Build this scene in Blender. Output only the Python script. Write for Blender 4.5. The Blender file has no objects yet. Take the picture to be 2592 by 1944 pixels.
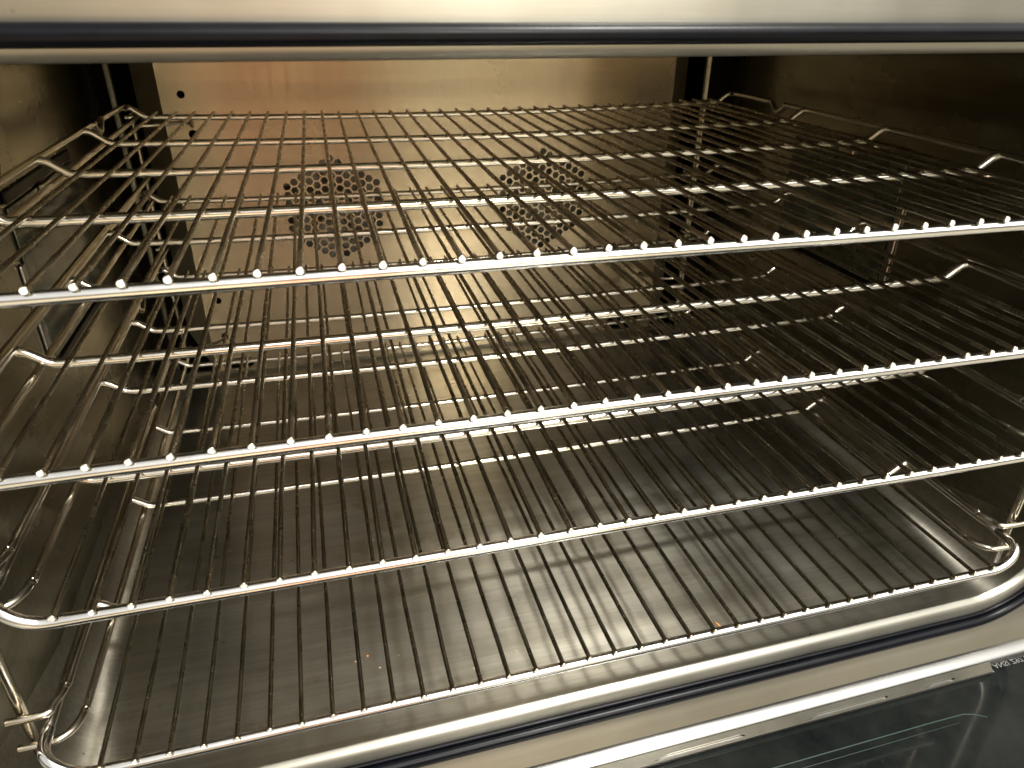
import bpy, bmesh, math, random
from mathutils import Vector, geometry
random.seed(7)
PI = math.pi
scene = bpy.context.scene

# ------------------------------------------------------------------ camera
cam_d = bpy.data.cameras.new('camera')
cam = bpy.data.objects.new('camera', cam_d)
scene.collection.objects.link(cam)
cam.location = (0.19496, -0.31148, 0.45651)
cam.rotation_euler = (1.07394, -0.00837, -0.25715)
cam_d.sensor_width = 36.0
cam_d.lens = 1814.77 / 2592 * 36
cam_d.clip_start = 0.01
cam_d.clip_end = 50
cam_d.dof.use_dof = True
cam_d.dof.focus_distance = 0.50
cam_d.dof.aperture_fstop = 14
scene.camera = cam

def set_ramp(cr, stops):
    """write colour stops safely (elements re-sort when moved)"""
    while len(cr.elements) > 1: cr.elements.remove(cr.elements[-1])
    f = True
    for p, c in stops:
        c = (c, c, c, 1) if isinstance(c, (int, float)) else (*c, 1)
        if f: e = cr.elements[0]; e.position = p; f = False
        else: e = cr.elements.new(p)
        e.color = c

# ------------------------------------------------------------------ world: the dim warm kitchen around the oven
world = bpy.data.worlds.new('World')
scene.world = world
world.use_nodes = True
wn = world.node_tree; wn.nodes.clear()
def wnode(t, **k):
    n = wn.nodes.new(t)
    for a, b in k.items(): setattr(n, a, b)
    return n
w_out = wnode('ShaderNodeOutputWorld'); w_bg = wnode('ShaderNodeBackground')
w_tc = wnode('ShaderNodeTexCoord'); w_sep = wnode('ShaderNodeSeparateXYZ')
wn.links.new(w_tc.outputs['Generated'], w_sep.inputs[0])
def wmath(op, a, b=None):
    n = wnode('ShaderNodeMath', operation=op)
    for i, v in enumerate((a, b)):
        if v is None: continue
        if isinstance(v, (int, float)): n.inputs[i].default_value = v
        else: wn.links.new(v, n.inputs[i])
    return n.outputs[0]
# azimuth round the room (0 = straight out of the oven mouth), as 0..1
w_az = wmath('ARCTAN2', w_sep.outputs['X'], wmath('MULTIPLY', w_sep.outputs['Y'], -1.0))
w_u = wmath('ADD', wmath('DIVIDE', w_az, 2 * PI), 0.5)
w_band = wnode('ShaderNodeValToRGB')
r = w_band.color_ramp
r.interpolation = 'LINEAR'
stops = [(0.0, (.20, .18, .14)), (0.36, (.26, .24, .18)), (0.44, (.50, .43, .30)), (0.470, (.95, .72, .42)), (0.480, (1.1, .80, .50)), (0.485, (1.0, .50, .31)),
         (0.491, (.95, .40, .21)), (0.497, (1.2, .88, .52)), (0.504, (1.0, .42, .22)), (0.508, (.75, .42, .26)), (0.513, (1.1, .85, .55)), (0.521, (1.2, 1.0, .68)), (0.526, (1.5, 1.36, 1.0)), (0.531, (1.45, 1.3, .96)), (0.535, (1.3, 1.1, .75)),
         (0.552, (1.7, 1.45, 1.0)), (0.556, (.60, .50, .33)), (0.600, (.40, .36, .27)), (1.0, (.20, .18, .14))]
set_ramp(r, stops)
wn.links.new(w_u, w_band.inputs[0])
w_band2 = wnode('ShaderNodeMapRange'); w_band2.inputs['From Min'].default_value = .16; w_band2.inputs['From Max'].default_value = .34
wn.links.new(w_sep.outputs['Z'], w_band2.inputs['Value'])
w_dark = wnode('ShaderNodeValToRGB')          # dark band along the horizon, added for contrast in the rail reflections
set_ramp(w_dark.color_ramp, ((.49, 1.0), (.53, .35), (.575, .35), (.60, 1.0)))
wn.links.new(wmath('ADD', wmath('MULTIPLY', w_sep.outputs['Z'], .5), .5), w_dark.inputs[0])
w_mul = wnode('ShaderNodeMix', data_type='RGBA', blend_type='MULTIPLY'); w_mul.inputs['Factor'].default_value = 1
wn.links.new(w_band.outputs[0], w_mul.inputs['A']); wn.links.new(w_dark.outputs[0], w_mul.inputs['B'])
w_ceil = wnode('ShaderNodeValToRGB')          # lit ceiling, brightest towards the right
set_ramp(w_ceil.color_ramp, [(p, (c, c * .985, c * .94)) for p, c in ((0.0, .5), (.40, .8), (.50, 1.3), (.58, 3.4), (.66, 3.0), (.80, .9))])
wn.links.new(w_u, w_ceil.inputs[0])
w_mix = wnode('ShaderNodeMix', data_type='RGBA')
wn.links.new(w_band2.outputs[0], w_mix.inputs['Factor'])
wn.links.new(w_mul.outputs['Result'], w_mix.inputs['A'])
wn.links.new(w_ceil.outputs[0], w_mix.inputs['B'])
w_bst = wnode('ShaderNodeValToRGB')          # added boost low down to brighten the baffle, dimmer at eye level
set_ramp(w_bst.color_ramp, ((.30, 1.0), (.36, 1.0), (.455, .42), (.50, .36), (1.0, .40)))
wn.links.new(wmath('ADD', wmath('MULTIPLY', w_sep.outputs['Z'], .5), .5), w_bst.inputs[0])
w_mulb = wnode('ShaderNodeMix', data_type='RGBA', blend_type='MULTIPLY'); w_mulb.inputs['Factor'].default_value = 1
wn.links.new(w_mul.outputs['Result'], w_mulb.inputs['A']); wn.links.new(w_bst.outputs[0], w_mulb.inputs['B'])
w_dbl = wnode('ShaderNodeVectorMath', operation='SCALE'); w_dbl.inputs['Scale'].default_value = 2.3
wn.links.new(w_mulb.outputs['Result'], w_dbl.inputs[0])
wn.links.new(w_dbl.outputs[0], w_mix.inputs['A'])
w_low = wnode('ShaderNodeMapRange'); w_low.inputs['From Min'].default_value = -.50; w_low.inputs['From Max'].default_value = -.85
wn.links.new(w_sep.outputs['Z'], w_low.inputs['Value'])
w_mix2 = wnode('ShaderNodeMix', data_type='RGBA')
wn.links.new(w_low.outputs[0], w_mix2.inputs['Factor'])
wn.links.new(w_mix.outputs['Result'], w_mix2.inputs['A'])
w_mix2.inputs['B'].default_value = (.55, .50, .42, 1)
wn.links.new(w_mix2.outputs['Result'], w_bg.inputs['Color'])
w_bg.inputs['Strength'].default_value = 1.0
wn.links.new(w_bg.outputs[0], w_out.inputs[0])

# ------------------------------------------------------------------ lamps of the kitchen ceiling, plus one added fill
def area(name, loc, target, sx, sy, power, col):
    d = bpy.data.lights.new(name, 'AREA'); d.shape = 'RECTANGLE'; d.size = sx; d.size_y = sy
    d.energy = power; d.color = col
    o = bpy.data.objects.new(name, d); scene.collection.objects.link(o)
    o.location = loc
    o.rotation_euler = (Vector(target) - Vector(loc)).to_track_quat('-Z', 'Y').to_euler()
    return o
area('ceiling_or_fill_lamp', (0.98, -0.80, 1.95), (0.40, 0.05, 0.1), 0.14, 0.20, 88, (1.0, .975, .92))
area('ceiling_or_fill_lamp', (0.10, -1.9, 2.1), (0.35, 0.1, 0.2), 0.6, 0.3, 12, (1.0, .95, .86))  # weak broad fill light, added to soften the dark side
area('ceiling_or_fill_lamp', (1.05, -3.4, 2.15), (0.35, 0.4, 0.15), 0.45, 0.6, 105, (1.0, .95, .84))

scene.view_settings.view_transform = 'Standard'
scene.view_settings.look = 'None'
scene.view_settings.exposure = 0.0
scene.view_settings.gamma = 1.0
scene.view_settings.use_curve_mapping = False
scene.render.engine = 'CYCLES'
scene.cycles.max_bounces = 8
scene.cycles.glossy_bounces = 6
scene.cycles.diffuse_bounces = 3
scene.cycles.sample_clamp_indirect = 8

# ------------------------------------------------------------------ materials
class NT:
    def __init__(s, name):
        s.m = bpy.data.materials.new(name); s.m.use_nodes = True
        s.t = s.m.node_tree; s.b = s.t.nodes['Principled BSDF']
        s.out = s.t.nodes['Material Output']
        s.geo = s.node('ShaderNodeNewGeometry')
    def node(s, t, **k):
        n = s.t.nodes.new(t)
        for a, b in k.items(): setattr(n, a, b)
        return n
    def link(s, a, b): s.t.links.new(a, b)
    def noise(s, scale, vec=None, detail=4, rough=.55, mul=(1, 1, 1), off=(0, 0, 0)):
        mp = s.node('ShaderNodeMapping'); mp.inputs['Scale'].default_value = mul; mp.inputs['Location'].default_value = off
        s.link(vec or s.geo.outputs['Position'], mp.inputs[0])
        n = s.node('ShaderNodeTexNoise'); n.inputs['Scale'].default_value = scale
        n.inputs['Detail'].default_value = detail; n.inputs['Roughness'].default_value = rough
        s.link(mp.outputs[0], n.inputs['Vector'])
        return n.outputs['Fac']
    def ramp(s, fac, stops, interp='LINEAR'):
        n = s.node('ShaderNodeValToRGB'); n.color_ramp.interpolation = interp
        set_ramp(n.color_ramp, stops)
        s.link(fac, n.inputs[0]); return n.outputs[0]
    def mix(s, fac, a, b, mode='MIX'):
        n = s.node('ShaderNodeMix', data_type='RGBA', blend_type=mode)
        for v, k in ((fac, 'Factor'), (a, 'A'), (b, 'B')):
            if isinstance(v, (int, float)): n.inputs[k].default_value = v
            elif isinstance(v, tuple): n.inputs[k].default_value = (*v, 1)
            else: s.link(v, n.inputs[k])
        return n.outputs['Result']
    def bump(s, h, strength, dist=.001):
        n = s.node('ShaderNodeBump'); n.inputs['Strength'].default_value = strength; n.inputs['Distance'].default_value = dist
        s.link(h, n.inputs['Height']); s.link(n.outputs[0], s.b.inputs['Normal']); return n

def brushed(name, base, dark, grain, tangent, rough=(.28, .42), aniso=.75, stain=.5, bump=.12, dirt=None, spots=0.0):
    """brushed stainless steel; grain = axis the scratches run along"""
    grain_on = 'floor' in name or 'wall' in name
    n = NT(name)
    sc = {'X': (.03, 1, 1), 'Y': (1, .03, 1)}[grain]
    fine = n.noise(520, mul=sc, detail=3, rough=.7)
    mid = n.noise(120, mul=sc, detail=4, rough=.6)
    cloud = n.noise(7, detail=5, rough=.6, off=(3.1, 1.7, .4))
    cl = n.ramp(cloud, [(.35, 0.0), (.70, 1.0)])
    col = n.mix(cl, base, dark)
    g = n.ramp(n.mix(.5, mid, fine), [(.35, .70 if grain_on else .90), (.65, 1.0)])
    col = n.mix(1.0, col, g, 'MULTIPLY')
    if dirt:
        d = n.ramp(n.noise(16, detail=6, rough=.7, off=(9, 4, 2)), [(.58, 0.0), (.72, stain)])
        col = n.mix(d, col, dirt)
    if spots:
        v = n.node('ShaderNodeTexVoronoi'); v.inputs['Scale'].default_value = 62
        n.link(n.geo.outputs['Position'], v.inputs['Vector'])
        sp = n.ramp(v.outputs['Distance'], [(.035, 1.0), (.075, 0.0)])
        keep = n.ramp(n.noise(23, detail=2), [(.54, 0.0), (.60, spots)])
        f = n.mix(1.0, sp, keep, 'MULTIPLY')
        col = n.mix(f, col, (.05, .028, .014))
    n.link(col, n.b.inputs['Base Color'])
    n.b.inputs['Metallic'].default_value = 1
    rr = n.ramp(n.noise(11, detail=5, off=(5, 5, 5)), [(.3, rough[0]), (.7, rough[1])])
    n.link(rr, n.b.inputs['Roughness'])
    n.b.inputs['Anisotropic'].default_value = aniso
    cx = n.node('ShaderNodeCombineXYZ')
    for i, v in enumerate(tangent): cx.inputs[i].default_value = v
    n.link(cx.outputs[0], n.b.inputs['Tangent'])
    h = n.mix(.35, fine, mid)
    n.bump(h, bump, .0006)
    return n.m

M = {}
M['floor'] = brushed('brushed_steel_floor', (.48, .455, .38), (.36, .33, .255), 'X', (0, 1, 0), (.27, .34), .92, .6, .10, (.17, .12, .06), .9)
M['panel'] = brushed('brushed_steel_baffle', (.54, .455, .33), (.48, .40, .285), 'X', (0, 0, 1), (.24, .28), 1.0, .22, .02, (.34, .22, .12), .3)
M['side'] = brushed('brushed_steel_wall', (.46, .43, .33), (.34, .315, .23), 'Y', (0, 0, 1), (.20, .32), .7, .4, .12, (.14, .11, .06), .2)
M['face'] = brushed('brushed_steel_front', (.38, .365, .315), (.32, .305, .26), 'X', (0, 0, 1), (.34, .42), .6, .2, .06, (.35, .27, .17), .2)
M['strip'] = brushed('polished_door_strip', (.46, .455, .44), (.36, .35, .33), 'X', (0, 1, 0), (.24, .34), .6, .4, .08, (.34, .24, .15), .3)

M['channel'] = brushed('dull_channel_steel', (.30, .285, .24), (.24, .225, .185), 'X', (0, 1, 0), (.30, .40), .6, .4, .06, (.20, .14, .08), 0)

def wire_mat(name, base, tint, rough, rust=.0, dark=(.1, .07, .04), film=.5):
    n = NT(name)
    tc = n.node('ShaderNodeTexCoord')
    oi = n.node('ShaderNodeObjectInfo')
    add = n.node('ShaderNodeVectorMath', operation='ADD')
    n.link(n.geo.outputs['Position'], add.inputs[0]); n.link(oi.outputs['Random'], add.inputs[1])
    v = add.outputs[0]
    t = n.ramp(n.noise(30, vec=v, detail=5), [(.35, 0.0), (.65, film)])
    col = n.mix(t, base, tint)
    d = n.ramp(n.noise(75, vec=v, detail=5, rough=.7, off=(7, 1, 3)), [(.50, 0.0), (.80, .25)])
    col = n.mix(d, col, dark)
    if rust:
        rs = n.ramp(n.noise(26, vec=v, detail=6, rough=.75, off=(1, 8, 5)), [(.69, 0.0), (.74, rust)])
        col = n.mix(rs, col, (.42, .22, .07))
        mt = n.ramp(rs, [(0, 1.0), (1, .6)])
        n.link(mt, n.b.inputs['Metallic'])
    else:
        n.b.inputs['Metallic'].default_value = 1
    n.link(col, n.b.inputs['Base Color'])
    rr = n.ramp(n.noise(50, vec=v, detail=4, off=(2, 2, 2)), [(.3, rough[0]), (.75, rough[1])])
    n.link(rr, n.b.inputs['Roughness'])
    return n.m
M['rail'] = wire_mat('polished_steel_rail', (.86, .85, .83), (.76, .73, .68), (.10, .20), 0, (.45, .38, .32), .5)
M['bar'] = wire_mat('steel_cross_bar', (.80, .78, .73), (.66, .61, .54), (.12, .25), .5, (.30, .22, .14), .6)
M['wire'] = wire_mat('heat_browned_wire', (.29, .262, .19), (.22, .195, .135), (.22, .34), .4, (.18, .15, .10), .8)
M['guide'] = wire_mat('guide_wire', (.62, .57, .48), (.44, .38, .28), (.14, .3), .3, (.2, .15, .09), .6)

n = NT('cut_wire_end'); n.b.inputs['Metallic'].default_value = .35; n.b.inputs['Roughness'].default_value = .45
n.link(n.ramp(n.noise(420, detail=4), [(.38, (.55, .52, .46)), (.55, (.93, .92, .88))]), n.b.inputs['Base Color'])
n.bump(n.noise(900, detail=3), .5, .0006); M['cut'] = n.m
n = NT('black_rubber'); n.b.inputs['Roughness'].default_value = .38
n.link(n.ramp(n.noise(60, detail=5), [(.3, (.0012, .0014, .0022)), (.7, (.0026, .0030, .0048))]), n.b.inputs['Base Color'])
n.link(n.ramp(n.noise(35, detail=4), [(.3, .28), (.75, .4)]), n.b.inputs['Roughness'])
n.b.inputs['Specular IOR Level'].default_value = .13
n.bump(n.noise(500, detail=2), .05, .0005); M['rubber'] = n.m
n = NT('dark_door_glass'); n.b.inputs['Base Color'].default_value = (.010, .014, .016, 1); n.b.inputs['Specular IOR Level'].default_value = .14
sm = n.noise(18, detail=6, rough=.65)
n.link(n.ramp(sm, [(.35, .03), (.75, .16)]), n.b.inputs['Roughness'])
n.link(n.ramp(n.noise(9, detail=6, rough=.7, off=(2, 3, 1)), [(.4, (.004, .005, .005)), (.8, (.016, .017, .015))]), n.b.inputs['Base Color'])
M['glass'] = n.m
n = NT('lamp_glass'); n.b.inputs['Base Color'].default_value = (.045, .05, .032, 1); n.b.inputs['Roughness'].default_value = .12
n.link(n.ramp(n.noise(38, detail=5, rough=.7), [(.35, (.030, .034, .022)), (.75, (.13, .13, .085))]), n.b.inputs['Base Color']); M['lampglass'] = n.m
n = NT('chamber_black'); n.b.inputs['Base Color'].default_value = (.006, .005, .004, 1); n.b.inputs['Roughness'].default_value = .7; n.b.inputs['Specular IOR Level'].default_value = .1; M['black'] = n.m
n = NT('dull_flange'); n.b.inputs['Metallic'].default_value = .35; n.b.inputs['Roughness'].default_value = .5
n.link(n.ramp(n.noise(30, detail=4), [(.3, (.34, .29, .18)), (.7, (.44, .38, .25))]), n.b.inputs['Base Color']); M['flange'] = n.m
n = NT('fan_steel'); n.b.inputs['Metallic'].default_value = .1; n.b.inputs['Roughness'].default_value = .5
n.link(n.ramp(n.noise(40, detail=4), [(.3, (.62, .58, .48)), (.7, (.84, .80, .70))]), n.b.inputs['Base Color']); M['fan'] = n.m
n = NT('etched_print'); n.b.inputs['Base Color'].default_value = (.13, .13, .12, 1); n.b.inputs['Roughness'].default_value = .6; M['print'] = n.m
n = NT('orange_crumb'); n.b.inputs['Base Color'].default_value = (.42, .20, .06, 1); n.b.inputs['Roughness'].default_value = .8; M['crumb'] = n.m
n = NT('dark_crumb'); n.b.inputs['Base Color'].default_value = (.05, .02, .012, 1); n.b.inputs['Roughness'].default_value = .7; M['char'] = n.m
n = NT('pale_crumb'); n.b.inputs['Base Color'].default_value = (.62, .52, .30, 1); n.b.inputs['Roughness'].default_value = .8; M['pale'] = n.m
n = NT('dark_green_line'); n.b.inputs['Base Color'].default_value = (.016, .028, .023, 1); n.b.inputs['Roughness'].default_value = .5; n.b.inputs['Specular IOR Level'].default_value = .2; M['edge'] = n.m

# ------------------------------------------------------------------ helpers
def link(name, me, parent=None, mats=()):
    o = bpy.data.objects.new(name, me); scene.collection.objects.link(o)
    for m in mats: me.materials.append(m)
    if parent: o.parent = parent
    return o
def thing(name, label, cat, loc=(0, 0, 0), rz=0, group=None):
    o = bpy.data.objects.new(name, None); scene.collection.objects.link(o)
    o.location = loc; o.rotation_euler = (0, 0, rz); o['label'] = label; o['category'] = cat
    o.empty_display_size = .02
    if group: o['group'] = group
    return o
def finish(bm, smooth=True, name='m'):
    bmesh.ops.recalc_face_normals(bm, faces=bm.faces)
    me = bpy.data.meshes.new(name); bm.to_mesh(me); bm.free()
    if smooth:
        for p in me.polygons: p.use_smooth = True
    return me
def catmull(pts, sub):
    P = [Vector(p) for p in pts]; out = []
    for i in range(len(P) - 1):
        p0 = P[max(i - 1, 0)]; p1 = P[i]; p2 = P[i + 1]; p3 = P[min(i + 2, len(P) - 1)]
        for k in range(sub):
            t = k / sub
            out.append(.5 * ((2 * p1) + (-p0 + p2) * t + (2 * p0 - 5 * p1 + 4 * p2 - p3) * t * t + (-p0 + 3 * p1 - 3 * p2 + p3) * t ** 3))
    out.append(P[-1]); return out
def tube(bm, pts, r, seg=12, capmat=None, rads=None):
    """round wire along pts, flat cut ends with a small chamfer"""
    pts = [Vector(p) for p in pts]
    rings = []
    def frame(d, up):
        u = d.cross(up)
        if u.length < 1e-6: u = d.cross(Vector((1, 0, 0)))
        u.normalize(); return u, u.cross(d).normalized()
    d0 = (pts[1] - pts[0]).normalized()
    up = Vector((0, 0, 1)) if abs(d0.z) < .9 else Vector((0, 1, 0))
    n = len(pts)
    u, v = frame(d0, up)
    for i, p in enumerate(pts):
        if i == 0: d = (pts[1] - p)
        elif i == n - 1: d = (p - pts[i - 1])
        else: d = (pts[i + 1] - p).normalized() + (p - pts[i - 1]).normalized()
        d.normalize()
        u = (u - d * u.dot(d)).normalized(); v = d.cross(u)
        rr = r * .86 if i in (0, n - 1) else r
        if rads and i < len(rads): rr = rads[i]
        rings.append(([bm.verts.new(p + u * (rr * math.cos(2 * PI * k / seg)) + v * (rr * math.sin(2 * PI * k / seg))) for k in range(seg)]))
    for a, b in zip(rings, rings[1:]):
        for k in range(seg):
            f = bm.faces.new((a[k], a[(k + 1) % seg], b[(k + 1) % seg], b[k])); f.smooth = True
    for e, ring in enumerate((rings[0][::-1], rings[-1])):
        f = bm.faces.new(ring); f.smooth = False
        if capmat is not None: f.material_index = capmat
def with_ends(pts, r):
    """insert chamfer points next to both ends"""
    pts = [Vector(p) for p in pts]
    c = r * .18
    a = pts[0] + (pts[1] - pts[0]).normalized() * c
    b = pts[-1] + (pts[-2] - pts[-1]).normalized() * c
    return [pts[0], a] + pts[1:-1] + [b, pts[-1]]
def tube_mesh(pts, r, seg=12, capmat=None):
    bm = bmesh.new(); tube(bm, with_ends(pts, r), r, seg, capmat)
    me = bpy.data.meshes.new('wire'); bm.to_mesh(me); bm.free()
    return me
def box(bm, x0, x1, y0, y1, z0, z1, bev=0):
    g = bmesh.ops.create_cube(bm, size=1)
    for v in g['verts']:
        v.co = Vector(((x0 + x1) / 2 + v.co.x * (x1 - x0), (y0 + y1) / 2 + v.co.y * (y1 - y0), (z0 + z1) / 2 + v.co.z * (z1 - z0)))
    if bev:
        es = list({e for v in g['verts'] for e in v.link_edges})
        bmesh.ops.bevel(bm, geom=es, offset=bev, segments=2, affect='EDGES', profile=.5)
def warp(me):
    """the lower front of the oven stands very slightly askew to the racks"""
    for v in me.vertices:
        x, y, z = v.co
        k = max(0, min(1.3, (.44 - z) / .42)); w = 1 if y < .06 else max(0, 1 - (y - .06) / .3)
        v.co.y = y + .015 * (x - .15) * k * w
    return me

# ------------------------------------------------------------------ OVEN
XL, XR, ZB, ZT, RC = -.020, .740, .018, .433, .060
XLB, XRB = -.021, .722           # the cavity narrows a little towards the back
YB = .60
def rr_loop(xl, xr, zb, zt, R, n=10, m=1):
    """rounded rectangle; returns list of (x,z, segment id)"""
    out = []
    def arc(cx, cz, a0, a1, tag):
        for k in range(n + 1):
            a = a0 + (a1 - a0) * k / n
            out.append((cx + R * math.cos(a), cz + R * math.sin(a)))
    arc(xr - R, zb + R, -PI / 2, 0, 0); arc(xr - R, zt - R, 0, PI / 2, 1)
    arc(xl + R, zt - R, PI / 2, PI, 2); arc(xl + R, zb + R, PI, 1.5 * PI, 3)
    return out
oven = thing('oven', 'open stainless steel convection oven holding four wire racks', 'oven', (0, 0, 0))
NA = 10
def liner(i0, i1, wrap=False):
    """strip of the cavity liner between loop indices i0..i1"""
    bm = bmesh.new(); cols = []
    ys = [.008, .02, .035, .05, .07, .09, .12, .2, .3, .4, .5, YB]
    for y in ys:
        t = (y - .008) / (YB - .008)
        L = rr_loop(XL + (XLB - XL) * t, XR + (XRB - XR) * t, ZB - .0035 * min(1, (y - .008) / .02) if y > .008 else ZB, ZT, RC - .024 * min(1, (y - .008) / .11), NA)
        N = len(L)
        idx = [i % N for i in range(i0, i1 + 1)]
        cols.append([bm.verts.new((L[i][0], y, L[i][1])) for i in idx])
    for a, b in zip(cols, cols[1:]):
        for k in range(len(a) - 1): bm.faces.new((a[k], a[k + 1], b[k + 1], b[k]))
    me = finish(bm); return warp(me)
N4 = 4 * (NA + 1)
link('floor_pan', liner(3 * NA + 3, N4 + NA), oven, [M['floor']])
link('side_wall', liner(NA, NA + 1 + NA // 2), oven, [M['side']])
link('side_wall', liner(2 * NA + 2 + NA // 2, 3 * NA + 3), oven, [M['side']])
link('ceiling_panel', liner(NA + 1 + NA // 2, 2 * NA + 2 + NA // 2), oven, [M['side']])

# front frame: rounded lip round the opening, then the flat front
bm = bmesh.new(); prev = None
for d, y in ((0, .0085), (.0012, .0055), (.0035, .0035), (.0065, .003), (.03, .003), (.11, .003), (.20, .003)):
    L = rr_loop(XL - d, XR + d, ZB - d, ZT + d, RC + d, NA)
    ring = [bm.verts.new((x, y, z)) for x, z in L]
    if prev:
        for k in range(len(ring)):
            bm.faces.new((prev[k], prev[(k + 1) % len(ring)], ring[(k + 1) % len(ring)], ring[k]))
    prev = ring
link('front_frame', warp(finish(bm)), oven, [M['face']])
# door gasket: main bulb and a thin outer lip
def loop_tube(bm, d, zb, zt, y, r, seg=12, ry=None):
    L = rr_loop(XL - d, XR + d, zb, zt, RC + d, 14)
    L2 = []
    for p in L:
        if not L2 or (abs(p[0] - L2[-1][0]) + abs(p[1] - L2[-1][1])) > 1e-6: L2.append(p)
    if abs(L2[0][0] - L2[-1][0]) + abs(L2[0][1] - L2[-1][1]) < 1e-6: L2.pop()
    n = len(L2); rings = []
    for i, (x, z) in enumerate(L2):
        a = Vector(L2[i - 1]); b = Vector(L2[(i + 1) % n]); t = (b - a).normalized(); nn = Vector((t.y, -t.x))
        rings.append([bm.verts.new((x + nn.x * r * math.cos(2 * PI * k / seg), y + (ry or r) * math.sin(2 * PI * k / seg), z + nn.y * r * math.cos(2 * PI * k / seg))) for k in range(seg)])
    for i in range(n):
        a = rings[i]; b = rings[(i + 1) % n]
        for k in range(seg): bm.faces.new((a[k], a[(k + 1) % seg], b[(k + 1) % seg], b[k]))
bm = bmesh.new()
loop_tube(bm, .0165, -.0013, .4428, -.0008, .0043, 20)
loop_tube(bm, .0120, .0042, .4420, .0016, .0016, 8)
loop_tube(bm, .0235, -.0088, .4430, .0008, .0018, 10)
loop_tube(bm, .0205, -.0055, .4428, .0022, .0024, 8)
link('door_gasket', warp(finish(bm)), oven, [M['rubber']])

# fan baffle: a flat panel standing in front of the fan chamber, with two hexagons of hexagonal holes
PY, PX0, PX1, PZ0, PZ1 = .593, .037, .648, .019, .425
def hexagon(cx, cz, rad):
    return [(cx + rad * math.cos(k * PI / 3), cz + rad * math.sin(k * PI / 3)) for k in range(6)]
def circle(cx, cz, rad, n=14, sx=1):
    return [(cx + sx * rad * math.cos(2 * PI * k / n), cz + rad * math.sin(2 * PI * k / n)) for k in range(n)]
def slot(x0, x1, z0, z1, r):
    return [(x, z) for x, z in rr_loop(x0, x1, z0, z1, r, 4)]
fans = [(.2095, .2225), (.4755, .2205)]
pitch = .0102
holes = []
for cx, cz in fans:
    for q in range(-6, 7):
        for s_ in range(-6, 7):
            if abs(q + s_) > 6: continue
            holes.append(hexagon(cx + q * pitch * .866, cz + (s_ + q / 2) * pitch, .0047))
holes += [circle(.059, .358, .0042), circle(.064, .316, .0050), circle(.055, .117, .0042), circle(.055, .068, .0045),
          circle(.628, .105, .0042),
          slot(.046, .084, .021, .036, .006), slot(.580, .632, .021, .040, .006)]
vs = [Vector((PX0, PZ0)), Vector((PX1, PZ0)), Vector((PX1, PZ1)), Vector((PX0, PZ1))]
es = [(0, 1), (1, 2), (2, 3), (3, 0)]
for h in holes:
    h2 = []
    for p in h:
        if not h2 or (abs(p[0] - h2[-1][0]) + abs(p[1] - h2[-1][1])) > 1e-6: h2.append(p)
    b = len(vs); n_ = len(h2)
    vs += [Vector(p) for p in h2]; es += [(b + k, b + (k + 1) % n_) for k in range(n_)]
res = geometry.delaunay_2d_cdt(vs, es, [], 0, 1e-7)
hc = []
for h in holes:
    cx = sum(p[0] for p in h) / len(h); cz = sum(p[1] for p in h) / len(h)
    hc.append((cx, cz, max(math.hypot(p[0] - cx, p[1] - cz) for p in h), h))
def inside(x, z, poly):
    c = False; j = len(poly) - 1
    for i in range(len(poly)):
        xi, zi = poly[i]; xj, zj = poly[j]
        if (zi > z) != (zj > z) and x < (xj - xi) * (z - zi) / (zj - zi) + xi: c = not c
        j = i
    return c
bm = bmesh.new(); bv = [bm.verts.new((v.x, PY, v.y)) for v in res[0]]
for f in res[2]:
    x = sum(res[0][i].x for i in f) / len(f); z = sum(res[0][i].y for i in f) / len(f)
    if any(math.hypot(x - a, z - b) < c and inside(x, z, h) for a, b, c, h in hc): continue
    bm.faces.new([bv[i] for i in f][::-1])
bmesh.ops.delete(bm, geom=[v for v in bm.verts if not v.link_faces], context='VERTS')
bmesh.ops.recalc_face_normals(bm, faces=bm.faces)
if bm.faces[0].normal.y > 0: bmesh.ops.reverse_faces(bm, faces=bm.faces)
ext = bmesh.ops.extrude_face_region(bm, geom=list(bm.faces))
for v in [g for g in ext['geom'] if isinstance(g, bmesh.types.BMVert)]: v.co.y += .0014
me = bpy.data.meshes.new('baffle'); bm.to_mesh(me); bm.free()
link('fan_baffle', me, oven, [M['panel']])
# slanted side flanges of the baffle
for x0, x1, mt in ((PX0, .0085, 'flange'), (PX1, .6775, 'flange')):
    bm = bmesh.new()
    a = [bm.verts.new(p) for p in ((x0, PY + .0003, PZ0), (x0, PY + .0003, PZ1), (x1, .618, PZ1), (x1, .618, PZ0 + .05 if x0 < .3 else PZ0 + .04))]
    bm.faces.new(a); bmesh.ops.solidify(bm, geom=list(bm.faces), thickness=.0012)
    link('baffle_flange', finish(bm, False), oven, [M[mt]])
# bent strip closing the end of each side wall: a narrow bright edge, the bend before it painted black as shade
for xa, xe in ((XLB - .002, -.0095), (XRB + .002, .6965)):
    sg = 1 if xe < .3 else -1
    bm = bmesh.new(); cols = []
    prof = [(xa, YB - .022), (xa + sg * .0035, YB - .010), (xe - sg * .004, YB - .001), (xe, YB), (xe + sg * .0018, YB + .0015), (xe + sg * .0018, YB + .006)]
    for z in (.024, .15, .30, .433): cols.append([bm.verts.new((x, y, z)) for x, y in prof])
    for a, b in zip(cols, cols[1:]):
        for k in range(len(a) - 1):
            f = bm.faces.new((a[k], a[k + 1], b[k + 1], b[k])); f.material_index = 1 if k < 2 else 0
    link('wall_edge_strip', finish(bm), oven, [M['side'], M['black']])
# lower ledge under the baffle
bm = bmesh.new(); box(bm, .0, .69, PY + .004, PY + .010, .010, .0185, .0008); link('baffle_ledge', finish(bm), oven, [M['floor']])
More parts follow.
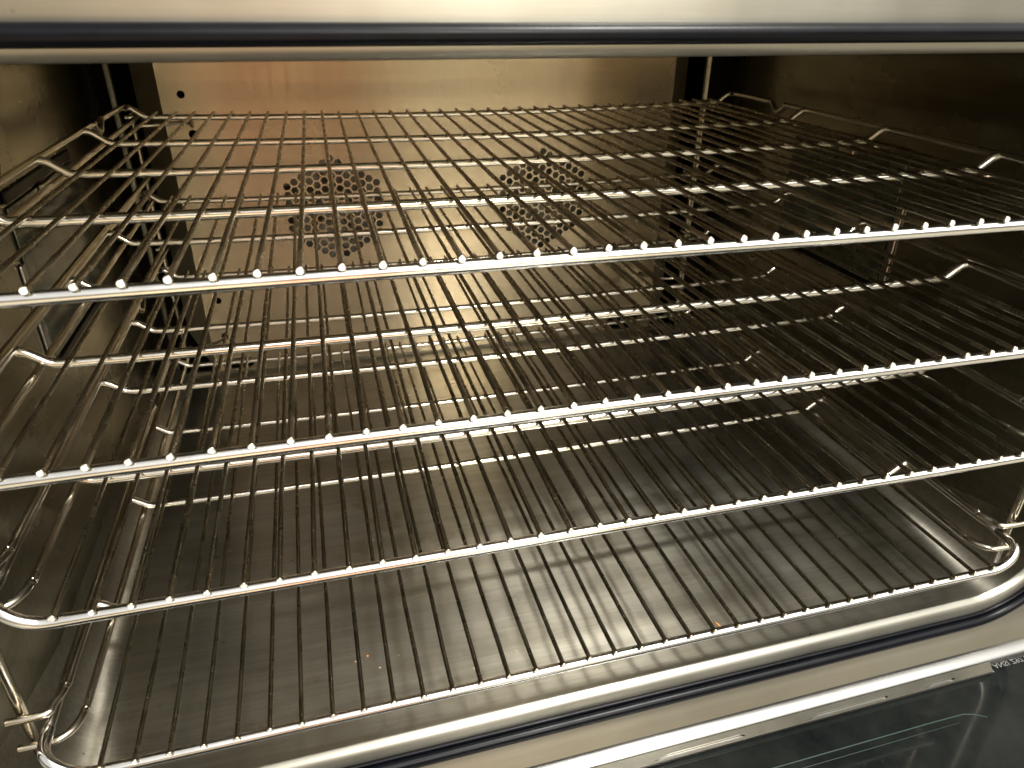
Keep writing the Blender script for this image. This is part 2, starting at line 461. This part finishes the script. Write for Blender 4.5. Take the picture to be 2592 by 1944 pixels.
# outer casing
bm = bmesh.new()
for x0, x1, y0, y1, z0, z1 in ((-.222, -.2205, .0035, .74, -.183, .635), (.9405, .942, .0035, .74, -.183, .635), (-.2205, .9405, .0035, .74, .6335, .635), (-.2205, .9405, .0035, .74, -.183, -.1815), (-.2205, .9405, .7385, .74, -.1815, .6335)):
    box(bm, x0, x1, y0, y1, z0, z1)
link('outer_casing', warp(finish(bm, False)), oven, [M['face']])
# fan chamber behind
bm = bmesh.new()
for x0, x1, y0, y1, z0, z1 in ((-.06, .75, .70, .705, -.02, .46), (-.065, -.06, .60, .705, -.02, .46), (.75, .755, .60, .705, -.02, .46),
                               (-.06, .75, .606, .70, .44, .445), (-.06, .75, .606, .70, -.005, .0), (-.06, XLB - .003, .602, .606, -.02, .45), (XRB + .003, .75, .602, .606, -.02, .45)):
    box(bm, x0, x1, y0, y1, z0, z1)
link('fan_chamber', finish(bm, False), oven, [M['black']])
for cx, cz in fans:
    bm = bmesh.new()
    bmesh.ops.create_cone(bm, cap_ends=True, segments=28, radius1=.024, radius2=.017, depth=.022)
    for v in bm.verts: v.co = Vector((cx + v.co.x, .612 - v.co.z, cz + v.co.y))
    hub = link('fan_wheel', finish(bm), oven, [M['fan']])
    bm = bmesh.new()
    bmesh.ops.create_cone(bm, cap_ends=True, segments=40, radius1=.078, radius2=.078, depth=.002)
    for v in bm.verts: v.co = Vector((cx + v.co.x, .636 + v.co.z, cz + v.co.y))
    link('back_plate', finish(bm, False), hub, [M['fan']])
    for k in range(9):
        a = 2 * PI * k / 9 + .3
        bm = bmesh.new(); rows = []
        for j in range(6):
            rr_ = .020 + .052 * j / 5; aa = a + .55 * j / 5
            x = cx + rr_ * math.cos(aa); z = cz + rr_ * math.sin(aa)
            rows.append((bm.verts.new((x, .601, z)), bm.verts.new((x + .004 * math.cos(a), .633, z + .004 * math.sin(a)))))
        for p, q in zip(rows, rows[1:]): bm.faces.new((p[0], q[0], q[1], p[1]))
        bmesh.ops.solidify(bm, geom=list(bm.faces), thickness=.0015)
        link('fan_blade', finish(bm), hub, [M['fan']])
# lamp covers let into both side walls
for sgn, xf, xb in ((1, XL, XLB), (-1, XR, XRB)):
    def wx(y): return xf + (xb - xf) * (y - .008) / (YB - .008)
    def plate(y0, y1, z0, z1, th, lift, bev=.0008):
        bm = bmesh.new(); box(bm, 0, th, y0, y1, z0, z1, bev)
        for v in bm.verts: v.co.x = wx(v.co.y) + sgn * (lift + v.co.x)
        return finish(bm, False)
    cov = link('lamp_cover', plate(.262, .430, .205, .322, .0016, .0004), oven, [M['lampglass']])
    link('trim_strip', plate(.251, .2595, .207, .283, .0022, .0004, .0008), cov, [M['strip']])
    link('seal', plate(.262, .430, .3245, .333, .002, .0004), cov, [M['rubber']])
    link('seal', plate(.262, .430, .196, .2025, .002, .0004), cov, [M['rubber']])
    link('clip', plate(.330, .352, .316, .3235, .004, .0022), cov, [M['guide']])

# ---- the dropped door: lies open in front of and below the cavity
DZ = -.020
door = bpy.data.objects.new('door', None)
bm = bmesh.new(); prof = [(-.0246, DZ - .010), (-.0246, DZ - .0030), (-.0240, DZ - .0018), (-.0226, DZ - .0004), (-.0200, DZ + .0010), (-.0170, DZ + .0020), (-.0150, DZ + .0020), (-.0140, DZ + .0010), (-.0140, DZ - .010)]
ca = [[bm.verts.new((x, y, z)) for y, z in prof] for x in [-.10 + .91 * k / 12 for k in range(13)]]
for a, b in zip(ca, ca[1:]):
    for k in range(len(prof)): bm.faces.new((a[k], a[(k + 1) % len(prof)], b[(k + 1) % len(prof)], b[k]))
bm.faces.new(ca[0]); bm.faces.new(ca[-1])
door = link('door', warp(finish(bm)), oven, [M['strip']])
# slotted channel: a recessed band with long openings
bx0, bx1, by0, by1 = -.08, .683, -.0340, -.0252
slots = [(x, x + .070) for x in (-.04, .080, .20, .380, .470 + .02, .570)]
slots = [(-.055, .015), (.055, .125), (.165, .235), (.270, .340), (.378, .452), (.505, .578), (.612, .642)]
vs = [Vector(p) for p in ((bx0, by0), (bx1 - .006, by0), (bx1, by1), (bx0, by1))]; es = [(0, 1), (1, 2), (2, 3), (3, 0)]
sl = []
for a, b in slots:
    h = [(a, -.0322), (a + .006, -.0328), (b - .004, -.0328), (b, -.0312), (b - .003, -.0296), (a + .012, -.0296)]
    k0 = len(vs); vs += [Vector(p) for p in h]; es += [(k0 + k, k0 + (k + 1) % 6) for k in range(6)]; sl.append(h)
res = geometry.delaunay_2d_cdt(vs, es, [], 0, 1e-7)
bm = bmesh.new(); bv = [bm.verts.new((v.x, v.y, DZ - .0016)) for v in res[0]]
for f in res[2]:
    x = sum(res[0][i].x for i in f) / 3; y = sum(res[0][i].y for i in f) / 3
    if any(inside(x, y, h) for h in sl): continue
    bm.faces.new([bv[i] for i in f])
bmesh.ops.recalc_face_normals(bm, faces=bm.faces)
if bm.faces[0].normal.z < 0: bmesh.ops.reverse_faces(bm, faces=bm.faces)
ext = bmesh.ops.extrude_face_region(bm, geom=list(bm.faces))
for v in [g for g in ext['geom'] if isinstance(g, bmesh.types.BMVert)]: v.co.z -= .0012
me = bpy.data.meshes.new('channel'); bm.to_mesh(me); bm.free()
ch = link('slotted_channel', warp(me), door, [M['channel']])
bm = bmesh.new(); box(bm, -.08, .68, -.0336, -.0256, DZ - .0044, DZ - .0034)
link('channel_liner', warp(finish(bm, False)), door, [M['strip']])
bm = bmesh.new(); box(bm, -.10, .81, -.50, -.0250, DZ - .0125, DZ - .0066, .0006)
link('door_glass', warp(finish(bm, False)), door, [M['glass']])
bm = bmesh.new()
tube(bm, [(-.06, -.0566, DZ - .0066), (.60, -.0566, DZ - .0066), (.626, -.0570, DZ - .0066), (.634, -.0590, DZ - .0066), (.643, -.0640, DZ - .0066)], .0006, 6)
tube(bm, [(-.06, -.0622, DZ - .0067), (.55, -.0622, DZ - .0067), (.618, -.0622, DZ - .0067)], .00035, 6)
link('door_glass_lines', warp(finish(bm, False)), door, [M['edge']])  # two thin dark green lines laid along the door glass
# lower front plate of the oven under the gasket
# etched safety mark, seen through the glass (so upside down in the photograph)
fc = bpy.data.curves.new('mark', 'FONT'); fc.body = 'ANSI Z97.1'; fc.size = .0066; fc.extrude = .00005
fo = bpy.data.objects.new('mark', fc); scene.collection.objects.link(fo)
bpy.context.view_layer.update()
tm = bpy.data.meshes.new_from_object(fo.evaluated_get(bpy.context.evaluated_depsgraph_get()))
bpy.data.objects.remove(fo)
for v in tm.vertices:
    x, y, z = v.co; v.co = Vector((.6865 + x * 1.1, -.0254 - y * .95, DZ - .0064 + z))
tm.materials.clear()
link('safety_mark', warp(tm), door, [M['print']])
# side channel and hinge block of the door, at the right
bm = bmesh.new(); box(bm, .752, .79, -.50, -.03, DZ - .0066, DZ - .0040, .0008)
link('door_side_strip', warp(finish(bm)), door, [M['face']])

# ------------------------------------------------------------------ WIRE RACKS
PT, NW = .018, 35
HALF = PT * (NW - 1) / 2                    # .306
CR = (.1274, .24798, .36663, .51627)
SAG = (.0022, .0036, .0043, .0048)
def sag(x, y):
    ys = (0,) + CR; ss = (0,) + SAG
    for a, b, c, d in zip(ys, ys[1:], ss, ss[1:]):
        if a <= y <= b + 1e-6: s_ = c + (d - c) * (y - a) / (b - a); break
    else: s_ = SAG[-1]
    return -s_ * max(0, 1 - (x / .318) ** 2)
RT, RB, RF = .00150, .0029, .0034
def make_rack(label, loc, rz):
    t = thing('wire_rack', label, 'oven rack', loc, rz, 'wire racks stacked in the oven')
    # front rail with its two upturned, rounded ends
    zf = -.0047
    half = [(.306, .0028, zf), (.314, .0029, zf + .0008), (.322, .0036, zf + .0042), (.3290, .0062, zf + .0085), (.3340, .0115, zf + .0110), (.3362, .0190, .0062), (.3364, .0300, .0062)]
    pts = [(-x, y, z) for x, y, z in half[::-1]] + [(k * .0495, .0028, zf) for k in range(-6, 7)] + half
    path = catmull(pts, 6)
    link('front_rail', tube_mesh(path, RF, 18), t, [M['rail']])
    for s in (-1, 1):
        zr = .0062
        sp = [(s * .3364, .0295, zr), (s * .3364, .2, zr), (s * .3364, .392, zr), (s * .3364, .402, zr - .0006), (s * .3362, .414, zr - .0078), (s * .3360, .420, zr - .0078),
              (s * .3362, .431, zr - .0004), (s * .3364, .440, zr), (s * .3364, .500, zr - .0004), (s * .334, .5125, zr - .001), (s * .3290, .5163, zr - .0016)]
        link('side_rail', tube_mesh(catmull(sp, 5), .0027, 12), t, [M['bar']])
    for j, y in enumerate(CR):
        zc = -(.0015 + (.0033 if j == 0 else RB)) + .0002
        pts = []
        e = [(.312, 0), (.3185, .0010), (.3250, .0055), (.3300, .0090), (.3345, .0102)]
        for x, dz in e[::-1]: pts.append((-x, y, zc + dz))
        for k in range(-6, 7): pts.append((k * .05, y, zc + sag(k * .05, y)))
        for x, dz in e: pts.append((x, y, zc + dz))
        link('back_rail' if j == 3 else 'cross_bar', tube_mesh(catmull(pts, 4), .0033 if j == 0 else RB, 14), t, [M['bar']])
    for i in range(NW):
        x = -HALF + PT * i; jx = random.uniform(-.0005, .0005); jz = random.uniform(-.0003, .0003)
        pts = [(x, random.uniform(-.0006, .0006), 0)]
        pts += [(x + jx * (y > .05) + random.uniform(-.0002, .0002), y, sag(x, y) + (jz if y > .05 else 0)) for y in (.03, .08, CR[0], .19, CR[1], .31, CR[2], .44, CR[3])]
        pts.append((x + jx, CR[3] + .0042, sag(x, CR[3])))
        fl = random.uniform(.00190, .00215); y0 = pts[0][1]
        pts = [(x, y0 - .0006, 0), (x, y0 - .0002, 0), (x, y0 + .0006, 0), (x, y0 + .0016, 0)] + pts[1:]
        bmw = bmesh.new(); tube(bmw, pts, RT, 12, 1, (fl * .80, fl, fl, RT))
        me = bpy.data.meshes.new('wire'); bmw.to_mesh(me); bmw.free()
        link('rack_wire', me, t, [M['wire'], M['cut']])
    return t
def copy_thing(src, label, loc, rz):
    c = src.copy(); scene.collection.objects.link(c); c.location = loc; c.rotation_euler = (0, 0, rz); c['label'] = label
    for ch_ in list(src.children):
        d = ch_.copy(); scene.collection.objects.link(d); d.parent = c
    return c
racks = [(.0382 + HALF, .0000, .34977, -.01064, 'topmost wire rack, its front rail crossing in front of the two round fan vents'),
         (.0412 + HALF, -.0038, .26653, -.00168, 'second wire rack from the top, directly below the topmost rack'),
         (.0426 + HALF, -.0073, .18445, .0001, 'third wire rack from the top, its left rail end bending upward in view'),
         (.0407 + HALF, -.0136, .08010, .01064, 'lowest wire rack, just above the oven floor, with rounded right corner')]
r0 = None
for x, y, z, a, lab in racks:
    if r0 is None: r0 = make_rack(lab, (x, y, z), a)
    else: copy_thing(r0, lab, (x, y, z), a)

# ------------------------------------------------------------------ RACK GUIDES (wire ladders on both walls)
def guide(side, label):
    t = thing('rack_guide', label, 'rack guide', (0, 0, 0), 0, 'wire rack guides on the oven side walls')
    s = side
    xp = -.0035 if s > 0 else .6945
    xr = xp + s * .0055
    yr = .5576; xpr = .012 if s > 0 else .672
    link('post', tube_mesh([(xp, .020, .052), (xp, .020, .2), (xp, .020, .40)], .0031, 12), t, [M['guide']])
    link('post', tube_mesh([(xpr, yr, .060), (xpr, yr, .2), (xpr, yr, .345)], .0026, 12), t, [M['guide']])
    for x, y, z, a, lab in racks:
        for dz in ((-.0085,) if z > .3 else (-.0085, .0145)):
            zz = z + dz
            xi = xp + s * .0235
            off = .0050
            pts = [(xp - s * .007, .020 - .0052, zz), (xp + s * .004, .020 - .0054, zz + .0002), (xp + s * .014, .020 - .0038, zz), (xp + s * .020, .022, zz), (xi, .034, zz), (xi + s * .0005, .060, zz), (xi, .3, zz), (xpr + s * .006, .54, zz), (xpr + s * .003, yr - .003, zz), (xpr - s * .006, yr - .0045, zz)]
            if dz > 0: pts = [(p[0] - s * .0045, p[1], p[2]) if i >= 3 and i < 7 else p for i, p in enumerate(pts)]
            link('rung', tube_mesh(catmull(pts, 6), .0024, 10), t, [M['guide']])
    for z in ((.331, .068) if s > 0 else (.105,)):
        xe = .064 if s > 0 else .628
        if s > 0 and z < .2: xe = .055
        pts = [(xpr - s * .004, yr + .0045, z), (xpr + s * .02, yr + .010, z), (xe - s * .006, yr + .022, z), (xe, PY - .004, z - .004 if z > .2 else z), (xe, PY + .008, z - .012 if (z > .2 and s > 0) else z)]
        link('hook', tube_mesh(catmull(pts, 5), .0021, 8), t, [M['guide']])
    return t
guide(1, 'wire ladder guide of paired rungs on the left oven wall')
guide(-1, 'wire ladder guide of paired rungs on the right oven wall')

# ------------------------------------------------------------------ CRUMBS on the floor
def crumb(name, label, x, y, sx, sy, sz, rot, mat, group=None):
    bm = bmesh.new(); bmesh.ops.create_icosphere(bm, subdivisions=2, radius=1)
    for v in bm.verts:
        k = 1 + random.uniform(-.22, .22); v.co *= k
        v.co = Vector((v.co.x * sx, v.co.y * sy, v.co.z * sz))
    me = finish(bm, True); o = link(name, me, None, [mat])
    o.location = (x, y, .0145 + sz * .55); o.rotation_euler = (0, 0, rot)
    o['label'] = label; o['category'] = 'crumb'
    if group: o['group'] = group
crumb('crumb', 'long thin orange crumb just behind the front rail of the lowest rack', .463, .045, .0010, .0040, .0007, .35, M['crumb'])
crumb('crumb', 'small round orange crumb on the floor left of the middle', .189, .083, .0011, .0010, .0007, 0, M['crumb'])
crumb('crumb', 'dark red brown crumb on the floor in front of the lowest rack rail', .517, .034, .0013, .0010, .0007, .4, M['char'])
for x, y in ((.197, .070), (.212, .078), (.180, .080), (.205, .215), (.221, .215), (.452, .012), (.265, .052), (.300, .060)):
    crumb('crumb', 'tiny pale speck of crumb scattered on the oven floor', x, y, .00055, .0005, .0004, 0, M['pale'], 'tiny pale specks on the oven floor')
for x, y, k, lab in ((.183, .222, 1.6, 'largest charred crumb, stuck on the floor under the third rack front rail'), (.133, .205, 1.0, 'small charred black crumb on the floor behind the third rack front rail, at left'),
                     (.140, .120, 1.0, 'small charred black crumb on the left floor under the lowest rack'), (.449, .193, 1.2, 'charred black crumb right of the middle of the oven floor')):
    crumb('charred_crumb', lab, x, y, .0008 * k, .0007 * k, .0005, .5, M['char'], 'charred crumbs on the oven floor')
